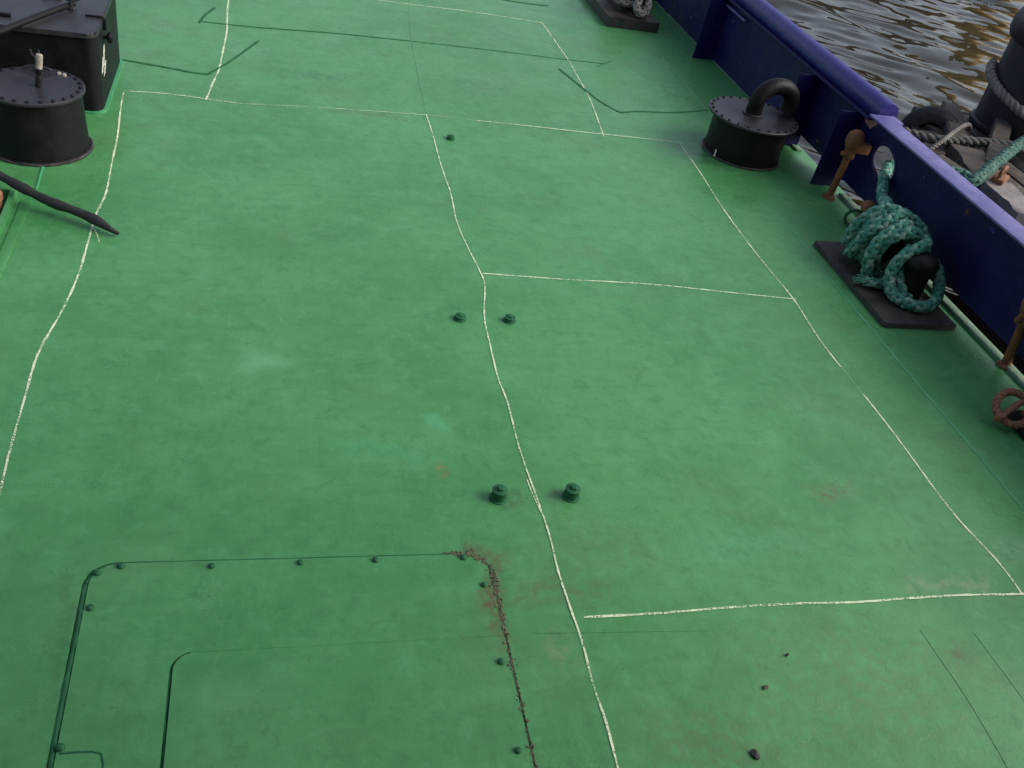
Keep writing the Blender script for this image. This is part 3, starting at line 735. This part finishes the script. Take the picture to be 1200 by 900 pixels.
bm = bmesh.new(); tube(bm, [Vector((.058*math.cos(a), -.01*math.cos(a), .066+.058*math.sin(a))) for a in [2*math.pi*i/28 for i in range(28)]], .012, 10, closed=True); done('ring', bm, 'dark_green', e)
bm = bmesh.new(); box(bm, (0, 0, .008), (.07, .05, .014), .004); done('pad', bm, 'dark_green', e)

# ---- rusty ring with twisted iron, right edge
e = empty('pad_eye', (3.855, 3.17, 0)); tag(e, 'rusty twisted ring shackled to a dark pad at the right edge', 'ring')
M = Matrix.Rotation(R(-20), 3, 'Z') @ Matrix.Rotation(R(-52), 3, 'X')
bm = bmesh.new()
cpt = Vector((-.01, .015, .10)); A = M @ Vector((1, 0, 0)); B = M @ Vector((0, 0, 1))
# ring plane spanned by A and B
ring = [cpt+A*(.092*math.cos(a))+B*(.090*math.sin(a)) for a in [2*math.pi*i/36 for i in range(36)]]
rope(bm, [tuple(p) for p in ring], .021, .2618*.31, closed=True, strands=3, plait=False, step=.006)
done('twisted_ring', bm, 'red_rust', e, 60)
bm = bmesh.new(); tube(bm, catmull([cpt-A*.06-B*.06, cpt+Vector((0, 0, .012)), cpt+A*.055+B*.05, cpt+A*.085+B*.02, cpt+A*.06-B*.02], .01), .017, 12); done('shackle', bm, 'red_rust', e)
bm = bmesh.new(); lathe(bm, [(0, -.03), (.026, -.02), (.03, 0), (.026, .02), (0, .03)], 14, c=cpt-A*.065-B*.065); done('shackle_pin', bm, 'red_rust', e)
bm = bmesh.new(); box(bm, (.10, -.03, .022), (.18, .22, .04), .008); done('pad', bm, 'black', e)

# ================================================================== ALONGSIDE: timber pontoon with mooring post
PZ = 0.0
pt = empty('pontoon', (7.5, 5.5, -.4)); tag(pt, 'weathered timber pontoon alongside, beyond the blue bulwark', 'pontoon')
bm = bmesh.new(); prism(bm, [(5.70, 1), (9.6, 1), (9.6, 7.86), (6.25, 7.90), (5.95, 7.62), (5.70, 7.1)], [], flat, -.42, -.055); on(done('hull', bm, 'rubber', smooth=None), pt)
x = 5.66; k = 0
while x < 9.5:
    wd = random.uniform(.17, .23); y1 = 7.94 if x > 6.2 else (7.1+(x-5.66)*1.45)
    bm = bmesh.new(); box(bm, (x+wd/2, (1+y1)/2+random.uniform(-.02, .02), PZ-.03+random.uniform(-.008, .008)), (wd-.022, y1-1, .05), .006, Matrix.Rotation(random.gauss(0, .003), 3, 'Z'))
    on(done('plank', bm, 'timber' if x < 6.3 else 'postgrey', smooth=40), pt); x += wd
bm = bmesh.new(); box(bm, (7.9, 7.99, -.12), (3.4, .10, .22), .02); on(done('end_beam', bm, 'timber'), pt)
# mooring post
PC = Vector((7.17, 7.56, PZ))
e = empty('mooring_post', PC); tag(e, 'big dark grey mooring post with rounded cap at the right edge', 'mooring post')
bm = bmesh.new(); lathe(bm, [(.53, 0), (.53, .04), (.50, .05), (.50, .82)], 64); done('shaft', bm, 'postgrey', e, 30)
bm = bmesh.new(); lathe(bm, [(.50, .80), (.535, .82), (.56, .88), (.56, .97), (.53, 1.05), (.46, 1.09), (0, 1.11)], 64); done('cap', bm, 'postgrey', e, 60)
# ropes on the post
def ring_pts(z0, z1, r, a0, a1, n=16):
    return [(PC.x+r*math.cos(a0+(a1-a0)*i/n), PC.y+r*math.sin(a0+(a1-a0)*i/n), z0+(z1-z0)*i/n) for i in range(n+1)]
bm = bmesh.new(); rope(bm, ring_pts(.52, .0, .545, R(135), R(135+200), 22), .046, .18, strands=3, plait=False)
o = done('grey_hawser', bm, 'greyrope', smooth=70); tag(o, 'pale grey twisted rope slanting round the big mooring post', 'rope')
bm = bmesh.new()
rope(bm, [tuple(at(1052, 152, .05)), tuple(at(1075, 159, .06)), tuple(at(1100, 164, .08)), tuple(at(1130, 165, .10)), tuple(at(1160, 168, .12)), tuple(at(1195, 172, .14)), tuple(at(1240, 178, .12))], .042, .2, strands=3, plait=False)
o = done('old_hawser', bm, 'oldrope', smooth=70); tag(o, 'old dark green-grey rope stretched level across the pontoon', 'rope')
bm = bmesh.new(); rope(bm, [tuple(at(1083, 180, .03)), tuple(at(1105, 165, .13)), tuple(at(1122, 152, .16)), tuple(at(1134, 146, .14)), tuple(at(1137, 151, .05))], .02, .1, strands=3, plait=False)
o = done('thin_line', bm, 'greyrope', smooth=70); tag(o, 'thin pale line crossing over the old dark rope', 'rope')
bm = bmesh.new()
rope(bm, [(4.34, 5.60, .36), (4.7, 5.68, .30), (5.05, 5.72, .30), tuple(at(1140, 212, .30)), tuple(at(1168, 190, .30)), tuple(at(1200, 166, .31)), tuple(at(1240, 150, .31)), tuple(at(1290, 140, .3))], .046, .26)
o = on(done('outboard_lead', bm, 'shaded_rope', smooth=70), tq)
# tyre fender on the pontoon corner
bm = bmesh.new()
lathe(bm, [(.13, -.09), (.20, -.105), (.265, -.085), (.285, -.04), (.287, .04), (.265, .085), (.20, .105), (.13, .09), (.12, .0), (.13, -.09)], 48, M=Matrix.Rotation(R(75), 3, 'X'))
o = done('tyre_fender', bm, 'rubber', smooth=50); tq_p = at(1093, 152, -.05); o.location = (tq_p.x, tq_p.y+.02, -.13); o.rotation_euler.z = R(-40); tag(o, 'black tyre fender hanging at the corner of the timber pontoon', 'tyre')
# upright timber, loose timbers, pale block with rusty clamp
def baulk(name, a, b, wd, ht, mat, label):
    a, b = Vector(a), Vector(b); d = (b-a); bm = bmesh.new()
    box(bm, (0, 0, 0), (d.length, wd, ht), .012)
    bmesh.ops.subdivide_edges(bm, edges=[q for q in bm.edges if q.calc_length() > d.length*.6], cuts=6)
    for v in bm.verts: v.co += Vector((random.gauss(0, .006), random.gauss(0, .005), random.gauss(0, .005)))
    o = done(name, bm, mat, smooth=40); o.location = (a+b)/2; o.rotation_euler = d.to_track_quat('X', 'Z').to_euler(); tag(o, label, 'timber'); return o
baulk('timber_baulk', at(1112, 128, -.02), at(1122, 170, .06), .17, .12, 'timber', 'tan timber baulk between tyre and mooring post')
baulk('timber_baulk', at(1088, 188, .06), at(1135, 222, .06), .26, .12, 'timber', 'grey-brown baulk lying just outside the lavender capping')
baulk('timber_baulk', at(1130, 178, .06), at(1162, 222, .06), .30, .11, 'timber', 'grey-brown baulk under the turquoise rope on the pontoon')
baulk('timber_block', at(1162, 222, .08), at(1204, 262, .08), .24, .16, 'pale_timber', 'pale split timber block beside the lavender capping at right edge')
baulk('timber_post', at(1160, 200, .06), at(1176, 140, .10), .15, .14, 'timber', 'brownish timber leaning against the big mooring post')
p = at(1172, 209, .18); bm = bmesh.new(); box(bm, (0, 0, 0), (.20, .10, .04), .01); tube(bm, catmull([(-.07, 0, .0), (-.06, 0, .08), (.06, 0, .08), (.07, 0, 0)], .02), .016, 8)
o = done('rusty_clamp', bm, 'red_rust'); o.location = p; o.rotation_euler.z = R(40); tag(o, 'orange rusty iron clamp on the pale timber block', 'clamp')

# ================================================================== FAR BANK, mirrored in the water
def direction(px, py):
    q = at(px, py, -.8); return Vector((q.x, q.y, 0)).normalized(), q
d, q = direction(1140, 60)
mc = d*85
e = empty('harbour_mast', (mc.x, mc.y, -.8)); tag(e, 'tall ochre mast mirrored as a brown streak in the water', 'mast')
bm = bmesh.new(); lathe(bm, [(1.5, -3), (1.5, 8), (1.4, 22), (1.1, 40), (0, 40.2)], 20); done('pole', bm, 'ochre', e)
bm = bmesh.new(); lathe(bm, [(2.4, 17), (2.5, 17.3), (2.5, 18), (1.4, 18.6)], 20); done('platform', bm, 'ochre', e)
def house(ang_px, dist, wd, dep, h, rh, label):
    d, q = direction(*ang_px); c = d*dist; rz = math.atan2(d.y, d.x)-math.pi/2
    e = empty('warehouse', (c.x, c.y, -.8), rz); tag(e, label, 'building', 'buildings on the far bank')
    bm = bmesh.new(); box(bm, (0, 0, h/2-1), (wd, dep, h+2)); done('wall', bm, 'brick', e, None)
    bm = bmesh.new(); prism(bm, [(-wd/2-.3, h), (wd/2+.3, h), (0, h+rh)], [], lambda u, v, dd: (u, dd, v+.003), -dep/2-.3, dep/2+.3); done('roof', bm, 'roof', e, None)
    wm = bmesh.new(); box(wm, (0, 0, 0), (1.1, .12, 1.7)); me = bpy.data.meshes.new('window'); wm.to_mesh(me); wm.free(); me.materials.append(MAT['glass'])
    nx = int(wd//3)
    for i in range(nx):
        for j in range(int(h//3.4)):
            o = bpy.data.objects.new('window', me); COL.objects.link(o); o.parent = e; o.location = ((i+.5-nx/2)*3, -dep/2-.02, 2+j*3.4)
house((985, 15), 95, 12, 10, 10, 4, 'brown brick gabled warehouse mirrored in the water above the bulwark')
house((1055, 15), 110, 8, 10, 15, 4, 'narrow brown brick house mirrored in the water at the top edge')
for o_ in list(bpy.data.objects):
    pass
